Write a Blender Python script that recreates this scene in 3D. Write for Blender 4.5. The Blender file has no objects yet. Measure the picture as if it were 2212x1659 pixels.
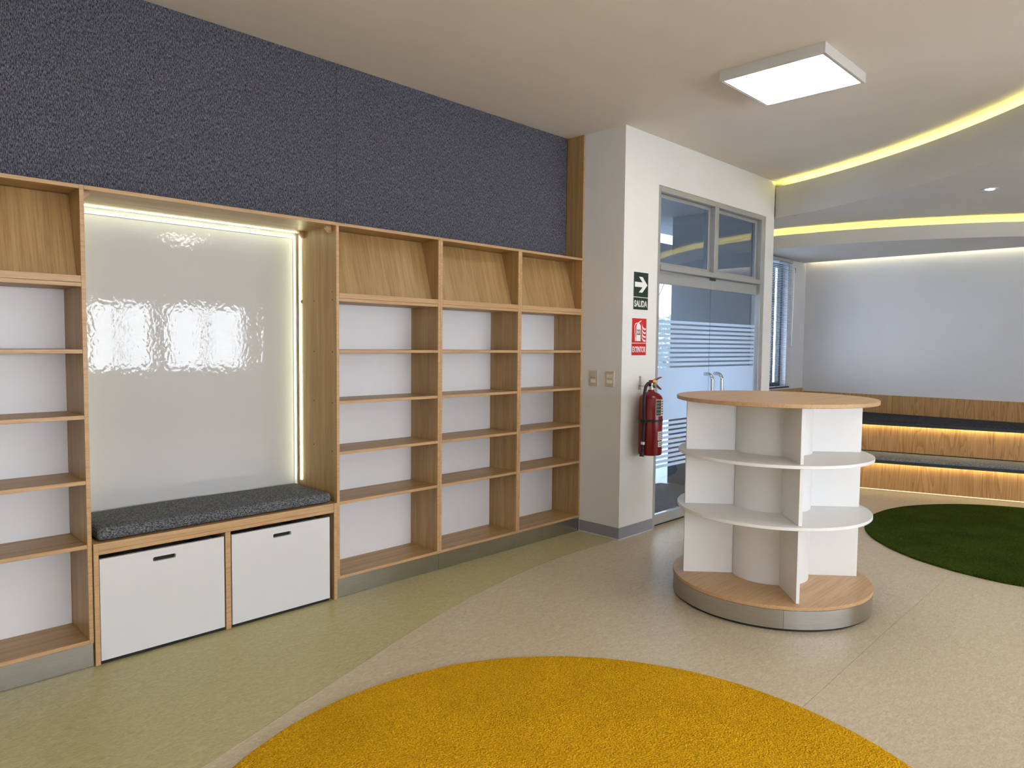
import bpy, bmesh, math, random
from mathutils import Vector, Matrix

random.seed(7)
S = bpy.context.scene
COL = S.collection
PI = math.pi

# ------------------------------------------------------------------ camera
YAW, PITCH, ROLL, FPX = 0.7905, -0.0554, 0.0101, 1536.2
CAM = Vector((0.0, -3.5589, 1.48))
fw = Vector((math.sin(YAW)*math.cos(PITCH), math.cos(YAW)*math.cos(PITCH), math.sin(PITCH)))
r0 = Vector((math.cos(YAW), -math.sin(YAW), 0)); u0 = r0.cross(fw)
rt = math.cos(ROLL)*r0 + math.sin(ROLL)*u0
up = -math.sin(ROLL)*r0 + math.cos(ROLL)*u0
cd = bpy.data.cameras.new('camera'); cam = bpy.data.objects.new('camera', cd); COL.objects.link(cam)
cd.sensor_fit = 'HORIZONTAL'; cd.sensor_width = 36.0; cd.lens = FPX/2212*36.0; cd.clip_start = 0.02
cam.matrix_world = Matrix(((rt.x, up.x, -fw.x, CAM.x), (rt.y, up.y, -fw.y, CAM.y), (rt.z, up.z, -fw.z, CAM.z), (0, 0, 0, 1)))
S.camera = cam

# ------------------------------------------------------------------ world, exposure
SKY = 14.0          # overcast daylight
LAMP = 12.5        # ceiling panel radiance
W = bpy.data.worlds.new('sky'); S.world = W; W.use_nodes = True
bg = W.node_tree.nodes['Background']; bg.inputs[0].default_value = (0.84, 0.91, 1.0, 1); bg.inputs[1].default_value = SKY
S.view_settings.view_transform = 'Standard'; S.view_settings.look = 'None'
S.view_settings.gamma = 1.0; S.view_settings.exposure = 0.0; S.view_settings.use_curve_mapping = False
S.cycles.use_denoising = True; S.cycles.use_auto_tile = False; S.cycles.time_limit = 1000; S.cycles.adaptive_threshold = .02
S.cycles.max_bounces = 8; S.cycles.diffuse_bounces = 5; S.cycles.glossy_bounces = 4
S.cycles.transmission_bounces = 8; S.cycles.transparent_max_bounces = 16
S.cycles.sample_clamp_indirect = 6.0
S.cycles.caustics_reflective = False; S.cycles.caustics_refractive = False

# rear windows (x0, x1); daylight enters here, first three invented to brighten the left side
RY = -8.0
REARWIN = [(-2.5, -.7), (-.5, 1.2), (1.4, 2.9), (3.2, 4.22), (4.36, 5.78), (6.1, 7.5)]
RWZ = (0.98, 2.12)
def portal(name, loc, sx, sz, rot):
    l = bpy.data.lights.new(name, 'AREA'); l.shape = 'RECTANGLE'; l.size = sx; l.size_y = sz; l.cycles.is_portal = True
    o = bpy.data.objects.new(name, l); COL.objects.link(o); o.location = loc; o.rotation_euler = rot
for a, b in REARWIN:
    portal('window_portal', ((a+b)/2, RY-0.01, sum(RWZ)/2), b-a, RWZ[1]-RWZ[0], (PI/2, 0, PI))
portal('door_portal', (5.76, -0.27, 1.38), 1.85, 2.74, (PI/2, 0, 0))
portal('blind_portal', (7.95, 0.37, 1.75), 1.3, 1.55, (PI/2, 0, 0))

# ------------------------------------------------------------------ materials
MATS = {}
def new_mat(name):
    m = bpy.data.materials.new(name); m.use_nodes = True; MATS[name] = m
    nt = m.node_tree; return m, nt, nt.nodes['Principled BSDF']
def rgb(r, g, b):
    f = lambda c: (c/255/12.92) if c/255 <= .04045 else ((c/255+.055)/1.055)**2.4
    return (f(r), f(g), f(b), 1)
def plain(name, col, rough=.5, metal=0., spec=.5, **kw):
    m, nt, b = new_mat(name)
    b.inputs['Base Color'].default_value = col; b.inputs['Roughness'].default_value = rough
    b.inputs['Metallic'].default_value = metal; b.inputs['Specular IOR Level'].default_value = spec
    for k, v in kw.items(): b.inputs[k].default_value = v
    return m
def nd(nt, t, **inp):
    n = nt.nodes.new(t)
    for k, v in inp.items():
        if k in n.inputs: n.inputs[k].default_value = v
        else: setattr(n, k, v)
    return n
def coords(nt, scale, space='Object', rot=(0, 0, 0)):
    tc = nt.nodes.new('ShaderNodeTexCoord'); mp = nt.nodes.new('ShaderNodeMapping')
    mp.inputs['Scale'].default_value = scale; mp.inputs['Rotation'].default_value = rot
    nt.links.new(tc.outputs[space], mp.inputs[0]); return mp.outputs[0]
def ramp(nt, fac, stops):
    r = nt.nodes.new('ShaderNodeValToRGB'); e = r.color_ramp.elements
    e[0].position, e[0].color = stops[0]; e[1].position, e[1].color = stops[-1]
    for p, c in stops[1:-1]:
        k = e.new(p); k.color = c
    nt.links.new(fac, r.inputs[0]); return r.outputs[0]
def mixc(nt, a, b, fac, mode='MIX'):
    m = nt.nodes.new('ShaderNodeMix'); m.data_type = 'RGBA'; m.blend_type = mode
    for i, v in ((6, a), (7, b), (0, fac)):
        if hasattr(v, 'is_linked'): nt.links.new(v, m.inputs[i])
        else: m.inputs[i].default_value = v
    return m.outputs[2]
def noise(nt, vec, scale, detail=4, rough=.5, dist=0.):
    n = nd(nt, 'ShaderNodeTexNoise', Scale=scale, Detail=detail, Roughness=rough, Distortion=dist)
    nt.links.new(vec, n.inputs['Vector']); return n.outputs['Fac']
def bump(nt, b, h, strength, dist):
    n = nd(nt, 'ShaderNodeBump', Strength=strength, Distance=dist)
    nt.links.new(h, n.inputs['Height']); nt.links.new(n.outputs[0], b.inputs['Normal'])

def wood(name, axis, base, dark, light, rough=.42, fine=1.0):
    m, nt, b = new_mat(name)
    st = {'x': (.6, 14, 14), 'y': (14, .6, 14), 'z': (14, 14, .6), 's': (14, .6, .6)}[axis]
    v = coords(nt, st)
    n1 = noise(nt, v, 1.7*fine, 4, .6, .15)
    st2 = {'x': (3, 110, 110), 'y': (110, 3, 110), 'z': (110, 110, 3), 's': (110, 3, 3)}[axis]
    n2 = noise(nt, coords(nt, st2), 1.6*fine, 3, .6)
    c1 = ramp(nt, n1, [(.34, dark), (.5, base), (.66, light)])
    c2 = ramp(nt, n2, [(.32, (.80, .74, .70, 1)), (.52, (1, 1, 1, 1)), (.8, (1.06, 1.05, 1.03, 1))])
    nt.links.new(mixc(nt, c1, c2, 1.0, 'MULTIPLY'), b.inputs['Base Color'])
    b.inputs['Roughness'].default_value = rough
    bump(nt, b, n2, .08, .001)
    return m
OAK = (rgb(168, 135, 88), rgb(156, 123, 77), rgb(178, 147, 99))
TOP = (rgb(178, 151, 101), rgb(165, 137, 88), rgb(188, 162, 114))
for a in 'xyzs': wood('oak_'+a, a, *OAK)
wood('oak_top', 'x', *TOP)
wood('oak_base', 'x', rgb(156, 119, 74), rgb(145, 108, 64), rgb(167, 131, 86))  # same oak darkened, shading of the base board put into its colour
edge = (rgb(192, 156, 114), rgb(187, 150, 108), rgb(197, 162, 121))
wood('oak_edge', 'x', *edge, rough=.4)
TEAK = (rgb(176, 132, 82), rgb(162, 117, 68), rgb(186, 144, 94))
def veneer(name):
    m, nt, b = new_mat(name)
    v = coords(nt, (5.5, 5.5, .55))
    n = noise(nt, v, 1.1, 2, .45, .5)
    w = nd(nt, 'ShaderNodeMath', operation='MULTIPLY'); nt.links.new(n, w.inputs[0]); w.inputs[1].default_value = 13.0
    f = nd(nt, 'ShaderNodeMath', operation='FRACT'); nt.links.new(w.outputs[0], f.inputs[0])
    n2 = noise(nt, coords(nt, (60, 60, 2.2)), 1.5, 4, .6)
    c1 = ramp(nt, f.outputs[0], [(0., TEAK[1]), (.25, TEAK[0]), (.9, TEAK[2]), (1., TEAK[1])])
    c2 = ramp(nt, n2, [(.3, (.72, .66, .6, 1)), (.55, (1, 1, 1, 1)), (.8, (1.08, 1.06, 1.02, 1))])
    nt.links.new(mixc(nt, c1, c2, 1.0, 'MULTIPLY'), b.inputs['Base Color']); b.inputs['Roughness'].default_value = .45
veneer('veneer')

def wallmat(name, col, rough=.75, var=.035):
    m, nt, b = new_mat(name)
    v = coords(nt, (1, 1, 1))
    n = noise(nt, v, 1.2, 3, .5)
    lo = tuple(c*(1-var) for c in col[:3])+(1,); hi = tuple(min(1, c*(1+var)) for c in col[:3])+(1,)
    nt.links.new(ramp(nt, n, [(.3, lo), (.7, hi)]), b.inputs['Base Color'])
    b.inputs['Roughness'].default_value = rough; b.inputs['Specular IOR Level'].default_value = .3
    bump(nt, b, noise(nt, v, 260, 3, .6), .06, .002)
wallmat('paint_wall', (.76, .755, .74, 1))
wallmat('paint_ceiling', (.77, .715, .65, 1))
wallmat('paint_grey', (.60, .59, .60, 1))
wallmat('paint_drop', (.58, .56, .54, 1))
wallmat('exterior_paint', (.20, .215, .24, 1))
wallmat('exterior_soffit', (.30, .31, .33, 1))

def linoleum(name, c0, c1, c2, spk):
    m, nt, b = new_mat(name)
    v = coords(nt, (9, 20, 9), rot=(0, 0, .35))
    n1 = noise(nt, v, 3.0, 6, .62, 1.6)
    n2 = noise(nt, coords(nt, (27, 64, 27), rot=(0, 0, .35)), 2.6, 5, .7, 1.2)
    n3 = noise(nt, coords(nt, (1, 1, 1)), .55, 2, .5)
    a = ramp(nt, n1, [(.32, c1), (.5, c0), (.68, c2)])
    s = ramp(nt, n2, [(.27, (.48, .45, .40, 1)), (.41, (1, 1, 1, 1)), (.60, (1, 1, 1, 1)), (.74, spk)])
    k = ramp(nt, n3, [(.3, (.95, .94, .93, 1)), (.7, (1.04, 1.04, 1.04, 1))])
    c = mixc(nt, mixc(nt, a, s, 1.0, 'MULTIPLY'), k, 1.0, 'MULTIPLY')
    nt.links.new(c, b.inputs['Base Color']); b.inputs['Roughness'].default_value = .38
    b.inputs['Specular IOR Level'].default_value = .45
    bump(nt, b, n2, .05, .001)
linoleum('lino_beige', rgb(194, 180, 155), rgb(180, 164, 137), rgb(207, 195, 173), (1.32, 1.32, 1.30, 1))
linoleum('lino_green', rgb(176, 168, 122), rgb(163, 155, 106), rgb(190, 182, 140), (1.42, 1.40, 1.3, 1))
plain('subfloor', rgb(60, 52, 42), .9)

def carpet(name, c0, c1, scale, depth, big=None, lim=(.3, .66)):
    m, nt, b = new_mat(name)
    v = coords(nt, (1, 1, 1))
    n = noise(nt, v, scale, 3, .7)
    vo = nd(nt, 'ShaderNodeTexVoronoi', Scale=scale*.9); nt.links.new(v, vo.inputs['Vector'])
    c = ramp(nt, n, [(lim[0], c0), (lim[1], c1)])
    if big:
        nb = noise(nt, v, 3.2, 4, .6)
        c = mixc(nt, c, ramp(nt, nb, [(.34, big), (.62, (1.05, 1.05, 1.05, 1))]), 1.0, 'MULTIPLY')
    nt.links.new(c, b.inputs['Base Color']); b.inputs['Roughness'].default_value = .95
    b.inputs['Specular IOR Level'].default_value = .1
    b.inputs['Specular IOR Level'].default_value = .05
    bump(nt, b, vo.outputs['Distance'], .7, depth)
carpet('rug_yellow', rgb(178, 124, 6), rgb(238, 186, 34), 150, .014, (.94, .93, .9, 1))
carpet('rug_green', rgb(24, 38, 4), rgb(66, 82, 18), 95, .014, (.72, .74, .7, 1))
carpet('mat_outside', rgb(5, 5, 6), rgb(140, 138, 136), 80, .002, None, (.5, .64))

def textile(name, d, l, vs, thr=(.42, .7)):
    m, nt, b = new_mat(name)
    n = noise(nt, coords(nt, vs), 1.0, 3, .65)
    n2 = noise(nt, coords(nt, tuple(c*2.3 for c in vs)), 1.0, 2, .6)
    c = ramp(nt, n, [(thr[0], d), (thr[1], l)])
    c = mixc(nt, c, ramp(nt, n2, [(.35, (.45, .45, .48, 1)), (.65, (1.35, 1.35, 1.35, 1))]), 1.0, 'MULTIPLY')
    nt.links.new(c, b.inputs['Base Color']); b.inputs['Roughness'].default_value = .95; b.inputs['Specular IOR Level'].default_value = .1
    bump(nt, b, n, .6, .004)
textile('wall_textile', rgb(44, 44, 53), rgb(128, 129, 139), (290, 290, 72), (.38, .66))
textile('seat_textile', rgb(62, 66, 72), rgb(150, 152, 156), (110, 230, 230))
textile('step_textile', rgb(104, 103, 100), rgb(196, 194, 188), (160, 160, 160))
textile('step_textile_dark', rgb(48, 48, 52), rgb(96, 96, 100), (160, 160, 160))

plain('white_melamine', (.80, .797, .80, 1), .4)
plain('white_back', (.78, .78, .81, 1), .45)
plain('bin_white', (.66, .66, .68, 1), .4)
plain('black_gap', (.01, .01, .01, 1), .8)
plain('dark_wood', rgb(70, 40, 24), .6)
def steel():
    m, nt, b = new_mat('steel_brushed')
    n = noise(nt, coords(nt, (2, 2, 300)), 3, 3, .6)
    nt.links.new(ramp(nt, n, [(.3, (.42, .415, .40, 1)), (.7, (.56, .55, .53, 1))]), b.inputs['Base Color'])
    b.inputs['Metallic'].default_value = 1.0; b.inputs['Roughness'].default_value = .24
    b.inputs['Anisotropic'].default_value = .5
steel()
plain('chrome', (.58, .58, .59, 1), .2, 1.0)
plain('aluminium', (.40, .40, .40, 1), .42, .35)
plain('lamp_frame', (.62, .61, .60, 1), .5, .1)
plain('vinyl_grey', rgb(140, 141, 148), .5)
plain('vinyl_edge', rgb(205, 205, 208), .5)
plain('vinyl_dark', rgb(26, 27, 30), .5)
plain('switch_plate', rgb(196, 186, 166), .35)
plain('switch_rocker', rgb(232, 226, 212), .3)
plain('sign_green', rgb(14, 44, 30), .4)
plain('sign_red', rgb(200, 24, 26), .4)
plain('sign_white', rgb(236, 238, 236), .45)
plain('sign_ink', rgb(84, 84, 88), .5)
plain('ext_red', rgb(120, 8, 18), .24, 0., .5)
plain('rubber_black', rgb(16, 16, 17), .45)
plain('label_white', rgb(225, 224, 220), .5)
plain('label_ink', rgb(54, 52, 50), .5)
plain('tag_yellow', rgb(225, 165, 40), .5)
plain('blind_slat', (.34, .41, .50, 1), .4)
plain('pavement', (.52, .54, .56, 1), .8)
plain('frame_dark', rgb(40, 44, 50), .5)
plain('fence_green', rgb(186, 198, 196), .9)

def emit(name, col, strength):
    m, nt, b = new_mat(name)
    b.inputs['Base Color'].default_value = (.8, .8, .8, 1)
    b.inputs['Emission Color'].default_value = col; b.inputs['Emission Strength'].default_value = strength
emit('lamp_glow', (1.0, .965, .90, 1), LAMP)
emit('led_yellow', (1.0, .92, .22, 1), 20.0)
emit('led_yellow_low', (1.0, .88, .18, 1), 24.0)
emit('led_wash', (1.0, .92, .58, 1), 22.0)
emit('led_niche', (.93, 1.0, .66, 1), 11.0)
emit('led_bench', (1.0, .86, .46, 1), 30.0)
emit('led_toe', (1.0, .80, .42, 1), 1.0)
emit('spot_glow', (1, 1, 1, 1), 40.0)

def glass(name, tint, refl=1.0):
    # thin architectural pane: straight-through light plus a Fresnel mirror layer
    m = bpy.data.materials.new(name); m.use_nodes = True; MATS[name] = m
    nt = m.node_tree; nt.nodes.clear()
    out = nt.nodes.new('ShaderNodeOutputMaterial'); mx = nt.nodes.new('ShaderNodeMixShader')
    t = nd(nt, 'ShaderNodeBsdfTransparent', Color=tint); g = nd(nt, 'ShaderNodeBsdfGlossy', Roughness=0.0)
    g.inputs['Color'].default_value = (1, 1, 1, 1)
    f = nd(nt, 'ShaderNodeFresnel', IOR=1.5); ge = nt.nodes.new('ShaderNodeNewGeometry')
    im = nd(nt, 'ShaderNodeMapRange'); im.inputs[3].default_value = 1.5; im.inputs[4].default_value = 1/1.5
    nt.links.new(ge.outputs['Backfacing'], im.inputs[0]); nt.links.new(im.outputs[0], f.inputs['IOR'])   # same pane reflectance from either face
    mu = nd(nt, 'ShaderNodeMath', operation='MULTIPLY'); mu.inputs[1].default_value = refl
    nt.links.new(f.outputs[0], mu.inputs[0]); nt.links.new(mu.outputs[0], mx.inputs[0])
    nt.links.new(t.outputs[0], mx.inputs[1]); nt.links.new(g.outputs[0], mx.inputs[2]); nt.links.new(mx.outputs[0], out.inputs[0])
glass('door_glass', (.46, .51, .56, 1), 1.3)
glass('window_glass', (.86, .9, .94, 1))
def film():
    m = bpy.data.materials.new('frost_film'); m.use_nodes = True; MATS['frost_film'] = m
    nt = m.node_tree; nt.nodes.clear()
    out = nt.nodes.new('ShaderNodeOutputMaterial')
    tl = nd(nt, 'ShaderNodeBsdfTranslucent', Color=(.86, .90, .95, 1)); df = nd(nt, 'ShaderNodeBsdfDiffuse', Color=(.5, .53, .58, 1))
    mx = nt.nodes.new('ShaderNodeMixShader'); mx.inputs[0].default_value = .32
    nt.links.new(tl.outputs[0], mx.inputs[1]); nt.links.new(df.outputs[0], mx.inputs[2]); nt.links.new(mx.outputs[0], out.inputs[0])
film()
def gloss_board():
    m, nt, b = new_mat('gloss_white')
    b.inputs['Base Color'].default_value = (.55, .545, .55, 1); b.inputs['Roughness'].default_value = .02
    b.inputs['Specular IOR Level'].default_value = .5
    v = coords(nt, (1, 1, .8))
    n = noise(nt, v, 55, 1, .4, .2); n2 = noise(nt, v, 8, 2, .5)
    a = nd(nt, 'ShaderNodeMath', operation='ADD'); nt.links.new(n, a.inputs[0])
    s = nd(nt, 'ShaderNodeMath', operation='MULTIPLY'); s.inputs[1].default_value = 1.0
    nt.links.new(n2, s.inputs[0]); nt.links.new(s.outputs[0], a.inputs[1])
    bump(nt, b, a.outputs[0], .5, .0005)
gloss_board()

# ------------------------------------------------------------------ builders
def tag(o, label=None, cat=None, group=None, kind=None):
    if label: o['label'] = label
    if cat: o['category'] = cat
    if group: o['group'] = group
    if kind: o['kind'] = kind
    return o
def root(name, loc, label=None, cat=None, group=None, kind=None):
    o = bpy.data.objects.new(name, None); COL.objects.link(o); o.location = loc; o.empty_display_size = .1
    return tag(o, label, cat, group, kind)
def origin_of(p):
    v = Vector((0, 0, 0))
    while p: v = v + p.location; p = p.parent
    return v
class MB:
    def __init__(s): s.bm = bmesh.new()
    def box(s, x0, x1, y0, y1, z0, z1):
        vs = [s.bm.verts.new(p) for p in ((x0, y0, z0), (x1, y0, z0), (x1, y1, z0), (x0, y1, z0), (x0, y0, z1), (x1, y0, z1), (x1, y1, z1), (x0, y1, z1))]
        for f in ((0, 3, 2, 1), (4, 5, 6, 7), (0, 1, 5, 4), (1, 2, 6, 5), (2, 3, 7, 6), (3, 0, 4, 7)): s.bm.faces.new([vs[i] for i in f])
        return s
    def bevel(s, w, seg=1):
        bmesh.ops.bevel(s.bm, geom=s.bm.edges[:], offset=w, segments=seg, affect='EDGES', profile=.5, clamp_overlap=True); return s
    def prism(s, pts, axis, a, b, holes=()):
        """polygon pts (2D) extruded from a to b along axis ('x': pts=(y,z), 'y': (x,z), 'z': (x,y))"""
        def P(p, h): return {'x': (h, p[0], p[1]), 'y': (p[0], h, p[1]), 'z': (p[0], p[1], h)}[axis]
        tmp = bmesh.new(); es = []
        loops = []
        for lp in [pts]+list(holes):
            v = [tmp.verts.new(P(p, a)) for p in lp]; loops.append(v)
            for i in range(len(v)): es.append(tmp.edges.new((v[i], v[(i+1) % len(v)])))
        if holes: bmesh.ops.triangle_fill(tmp, use_beauty=True, use_dissolve=False, edges=es)
        else: tmp.faces.new(loops[0])
        r = bmesh.ops.extrude_face_region(tmp, geom=tmp.faces[:])
        d = Vector(P((0, 0), b-a))
        bmesh.ops.translate(tmp, vec=d, verts=[g for g in r['geom'] if isinstance(g, bmesh.types.BMVert)])
        # bottom cap
        bmesh.ops.recalc_face_normals(tmp, faces=tmp.faces[:])
        me = bpy.data.meshes.new('t'); tmp.to_mesh(me); s.bm.from_mesh(me); bpy.data.meshes.remove(me); tmp.free()
        return s
    def cyl(s, p0, p1, r0, r1=None, n=24, caps=True):
        p0, p1 = Vector(p0), Vector(p1); d = p1-p0
        m = Matrix.Translation((p0+p1)/2) @ d.to_track_quat('Z', 'Y').to_matrix().to_4x4()
        bmesh.ops.create_cone(s.bm, cap_ends=caps, segments=n, radius1=r0, radius2=r0 if r1 is None else r1, depth=d.length, matrix=m); return s
    def lathe(s, cx, cy, prof, n=48, a0=0., a1=2*PI):
        full = abs(a1-a0-2*PI) < 1e-6; k = n if full else n+1; rings = []
        for r, z in prof:
            rings.append([s.bm.verts.new((cx+r*math.cos(a0+(a1-a0)*i/n), cy+r*math.sin(a0+(a1-a0)*i/n), z)) for i in range(k)])
        for A, B in zip(rings, rings[1:]):
            for i in range(n):
                j = (i+1) % k; s.bm.faces.new((A[i], A[j], B[j], B[i]))
        if full and prof[0][0] > 1e-6: s.bm.faces.new(rings[0][::-1])
        if full and prof[-1][0] > 1e-6: s.bm.faces.new(rings[-1])
        return s
    def tube(s, pts, r, n=10):
        pts = [Vector(p) for p in pts]; rings = []; ref = Vector((0.13, .21, .97))
        for i, p in enumerate(pts):
            t = (pts[min(i+1, len(pts)-1)]-pts[max(i-1, 0)]).normalized()
            a = t.cross(ref)
            if a.length < .05: a = t.cross(Vector((1, 0, 0)))
            a.normalize(); b = t.cross(a)
            rr = r[i] if isinstance(r, (list, tuple)) else r
            rings.append([s.bm.verts.new(p+rr*(math.cos(2*PI*k/n)*a+math.sin(2*PI*k/n)*b)) for k in range(n)])
        for A, B in zip(rings, rings[1:]):
            for k in range(n): s.bm.faces.new((A[k], A[(k+1) % n], B[(k+1) % n], B[k]))
        s.bm.faces.new(rings[0][::-1]); s.bm.faces.new(rings[-1]); return s
    def ribbon(s, A, B, z0, z1):
        """closed solid between polylines A and B (plan), z0..z1"""
        n = len(A); v = [[s.bm.verts.new((p[0], p[1], z)) for p in L] for L in (A, B) for z in (z0, z1)]
        a0, a1, b0, b1 = v
        for i in range(n-1):
            s.bm.faces.new((a0[i], a0[i+1], a1[i+1], a1[i])); s.bm.faces.new((b0[i+1], b0[i], b1[i], b1[i+1]))
            s.bm.faces.new((a1[i], a1[i+1], b1[i+1], b1[i])); s.bm.faces.new((a0[i+1], a0[i], b0[i], b0[i+1]))
        s.bm.faces.new((a0[0], a1[0], b1[0], b0[0])); s.bm.faces.new((a1[-1], a0[-1], b0[-1], b1[-1])); return s
    def build(s, name, mat, parent=None, smooth=False):
        bmesh.ops.recalc_face_normals(s.bm, faces=s.bm.faces[:])
        off = origin_of(parent)
        if parent: bmesh.ops.translate(s.bm, vec=-off, verts=s.bm.verts[:])
        me = bpy.data.meshes.new(name); s.bm.to_mesh(me); s.bm.free()
        me.materials.append(MATS[mat])
        if smooth:
            for p in me.polygons: p.use_smooth = True
            try: me.set_sharp_from_angle(angle=math.radians(35))
            except Exception: pass
        o = bpy.data.objects.new(name, me); COL.objects.link(o); o.parent = parent
        return o
def box(name, mat, b, parent=None, bev=0.0):
    m = MB().box(*b)
    if bev: m.bevel(bev)
    o = m.build(name, mat, parent)
    if mat in ('oak_x', 'oak_z'):            # pale edge banding on the front edges of the boards
        o.data.materials.append(MATS['oak_edge'])
        for p in o.data.polygons:
            if p.normal.y < -.6: p.material_index = 1
    return o
def struct(name, mat, b, **kw):
    return tag(box(name, mat, b), kind='structure', **kw)
def text_bm(txt, cx, cz, y, width, height, depth=.0006):
    """flat block lettering on an x-z plane facing -y, centred at (cx, cz)"""
    cu = bpy.data.curves.new('txt', 'FONT'); cu.body = txt; cu.align_x = 'CENTER'; cu.offset = .03
    ob = bpy.data.objects.new('txt', cu); COL.objects.link(ob)
    dg = bpy.context.evaluated_depsgraph_get(); me = bpy.data.meshes.new_from_object(ob.evaluated_get(dg))
    bpy.data.objects.remove(ob); bpy.data.curves.remove(cu)
    xs = [v.co.x for v in me.vertices]; ys = [v.co.y for v in me.vertices]
    sx = width/(max(xs)-min(xs)); sy = height/(max(ys)-min(ys)); mx = (max(xs)+min(xs))/2; my = (max(ys)+min(ys))/2
    m = MB()
    for v in me.vertices: v.co = (cx+(v.co.x-mx)*sx, y, cz+(v.co.y-my)*sy)
    m.bm.from_mesh(me); bpy.data.meshes.remove(me)
    bmesh.ops.remove_doubles(m.bm, verts=m.bm.verts[:], dist=1e-6)
    r = bmesh.ops.extrude_face_region(m.bm, geom=m.bm.faces[:])
    bmesh.ops.translate(m.bm, vec=(0, -depth, 0), verts=[g for g in r['geom'] if isinstance(g, bmesh.types.BMVert)])
    return m

# ------------------------------------------------------------------ structure
CZ = 3.109                 # main ceiling
X5, X5O = 4.3618, 4.378    # end panel of the bookcases / column face
YW = -0.383                # door wall face
XD0, XD1, DT = 4.83, 6.695, 2.747
XE = 6.874                 # end of door wall
XG = 9.13                  # grey wall
YB = 0.22                  # window wall face
XL = -3.0

# floor: dark screed with three linoleum sheets
fl = root('floor', (0, 0, 0), kind='structure')
box('screed', 'subfloor', (XL, 9.3, RY-.15, .6, -.08, -.004), fl)
bnd = [(-3.0, -1.75), (-1.6, -1.66), (-.6, -1.52), (.2, -1.34), (.62, -1.222), (.945, -1.118), (1.169, -1.038), (1.548, -.905), (1.866, -.79), (2.234, -.664), (2.663, -.54), (3.0, -.462), (3.257, -.414), (3.5, -.378), (3.72, -.362), (3.95, -.359), (4.378, -.359)]
def spline(pts, n=6):
    out = []; P = [pts[0]]+list(pts)+[pts[-1]]
    for i in range(1, len(P)-2):
        p0, p1, p2, p3 = (Vector((q[0], q[1])) for q in P[i-1:i+3])
        for k in range(n):
            t = k/n; out.append(.5*((2*p1)+(-p0+p2)*t+(2*p0-5*p1+4*p2-p3)*t*t+(-p0+3*p1-3*p2+p3)*t**3))
    out.append(Vector(pts[-1])); return [(v.x, v.y) for v in out]
B = spline(bnd, 5)
MB().ribbon(B, [(x, .46) for x, y in B], -.004, 0.0).build('linoleum_sheet', 'lino_green', fl)
g = .0016; SEAM = [(XL, -2.42), (2.9, -2.412), (3.6, -2.4), (3.9, -2.393), (4.4, -2.388), (6.2, -2.372), (9.13, -2.35)]
low = [(x, y-g) for x, y in B]
def seam_y(x):
    for (a, ya), (b, yb) in zip(SEAM, SEAM[1:]):
        if a <= x <= b: return ya+(yb-ya)*(x-a)/(b-a)
    return SEAM[-1][1]
A1 = low+[(x, -.383-0*x) for x in ()]
upper = low[:-1]+[(X5O, -.359-g), (X5O, -.384), (XG, -.384)]
MB().ribbon(upper, [(x, seam_y(x)+g/2) for x, y in upper], -.004, 0.0).build('linoleum_sheet', 'lino_beige', fl)
MB().ribbon([(x, y-g/2) for x, y in SEAM], [(x, RY) for x, y in SEAM], -.004, 0.0).build('linoleum_sheet', 'lino_beige', fl)
box('linoleum_sheet', 'lino_beige', (XE+.0, XG, -.384+.0002, YB, -.004, 0), fl)
box('linoleum_sheet', 'lino_beige', (XD0, XD1, -.384+.0002, -.30, -.004, 0), fl)

struct('ceiling', 'paint_ceiling', (XL, 9.3, RY-.15, .6, CZ, CZ+.12))
wr = root('wall_shelf', (0, .46, 0), kind='structure')
box('masonry', 'paint_wall', (XL, X5O-.001, .46, .6, 0, CZ), wr)
fx = [XL, -1.35, .46, 2.283, X5-.001]
for a, b in zip(fx, fx[1:]):
    box('fabric_panel', 'wall_textile', (a+.0008, b-.0008, .17, .20, 2.160, CZ-.001), wr, .0015)
box('backing_board', 'white_back', (XL, X5-.002, .2005, .46, 2.160, CZ-.001), wr)
struct('wall_left', 'paint_wall', (XL-.15, XL, RY, .6, 0, CZ))
# column and door wall
wd = root('wall_door', (X5O, YW, 0), kind='structure')
box('column', 'paint_wall', (X5O, XD0, YW, .6, 0, CZ), wd)
box('lintel', 'paint_wall', (XD0, XD1, YW, -.25, DT, CZ), wd)
box('end_pier', 'paint_wall', (XD1, XE, YW, .65, 0, CZ), wd)
# window wall with opening
WX0, WX1, WZ0, WZ1 = 7.3, 8.62, 1.0, 2.50
ww = root('wall_window', (XE, YB, 0), kind='structure')
box('sill_wall', 'paint_grey', (XE, XG, YB, .36, 0, WZ0), ww)
box('head_wall', 'paint_grey', (XE, XG, YB, .36, WZ1, CZ), ww)
box('side_wall', 'paint_grey', (XE, WX0, YB, .36, WZ0, WZ1), ww)
box('side_wall', 'paint_grey', (WX1, XG, YB, .36, WZ0, WZ1), ww)
struct('wall_right', 'paint_grey', (XG, XG+.17, RY, .36, 0, CZ))
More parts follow.
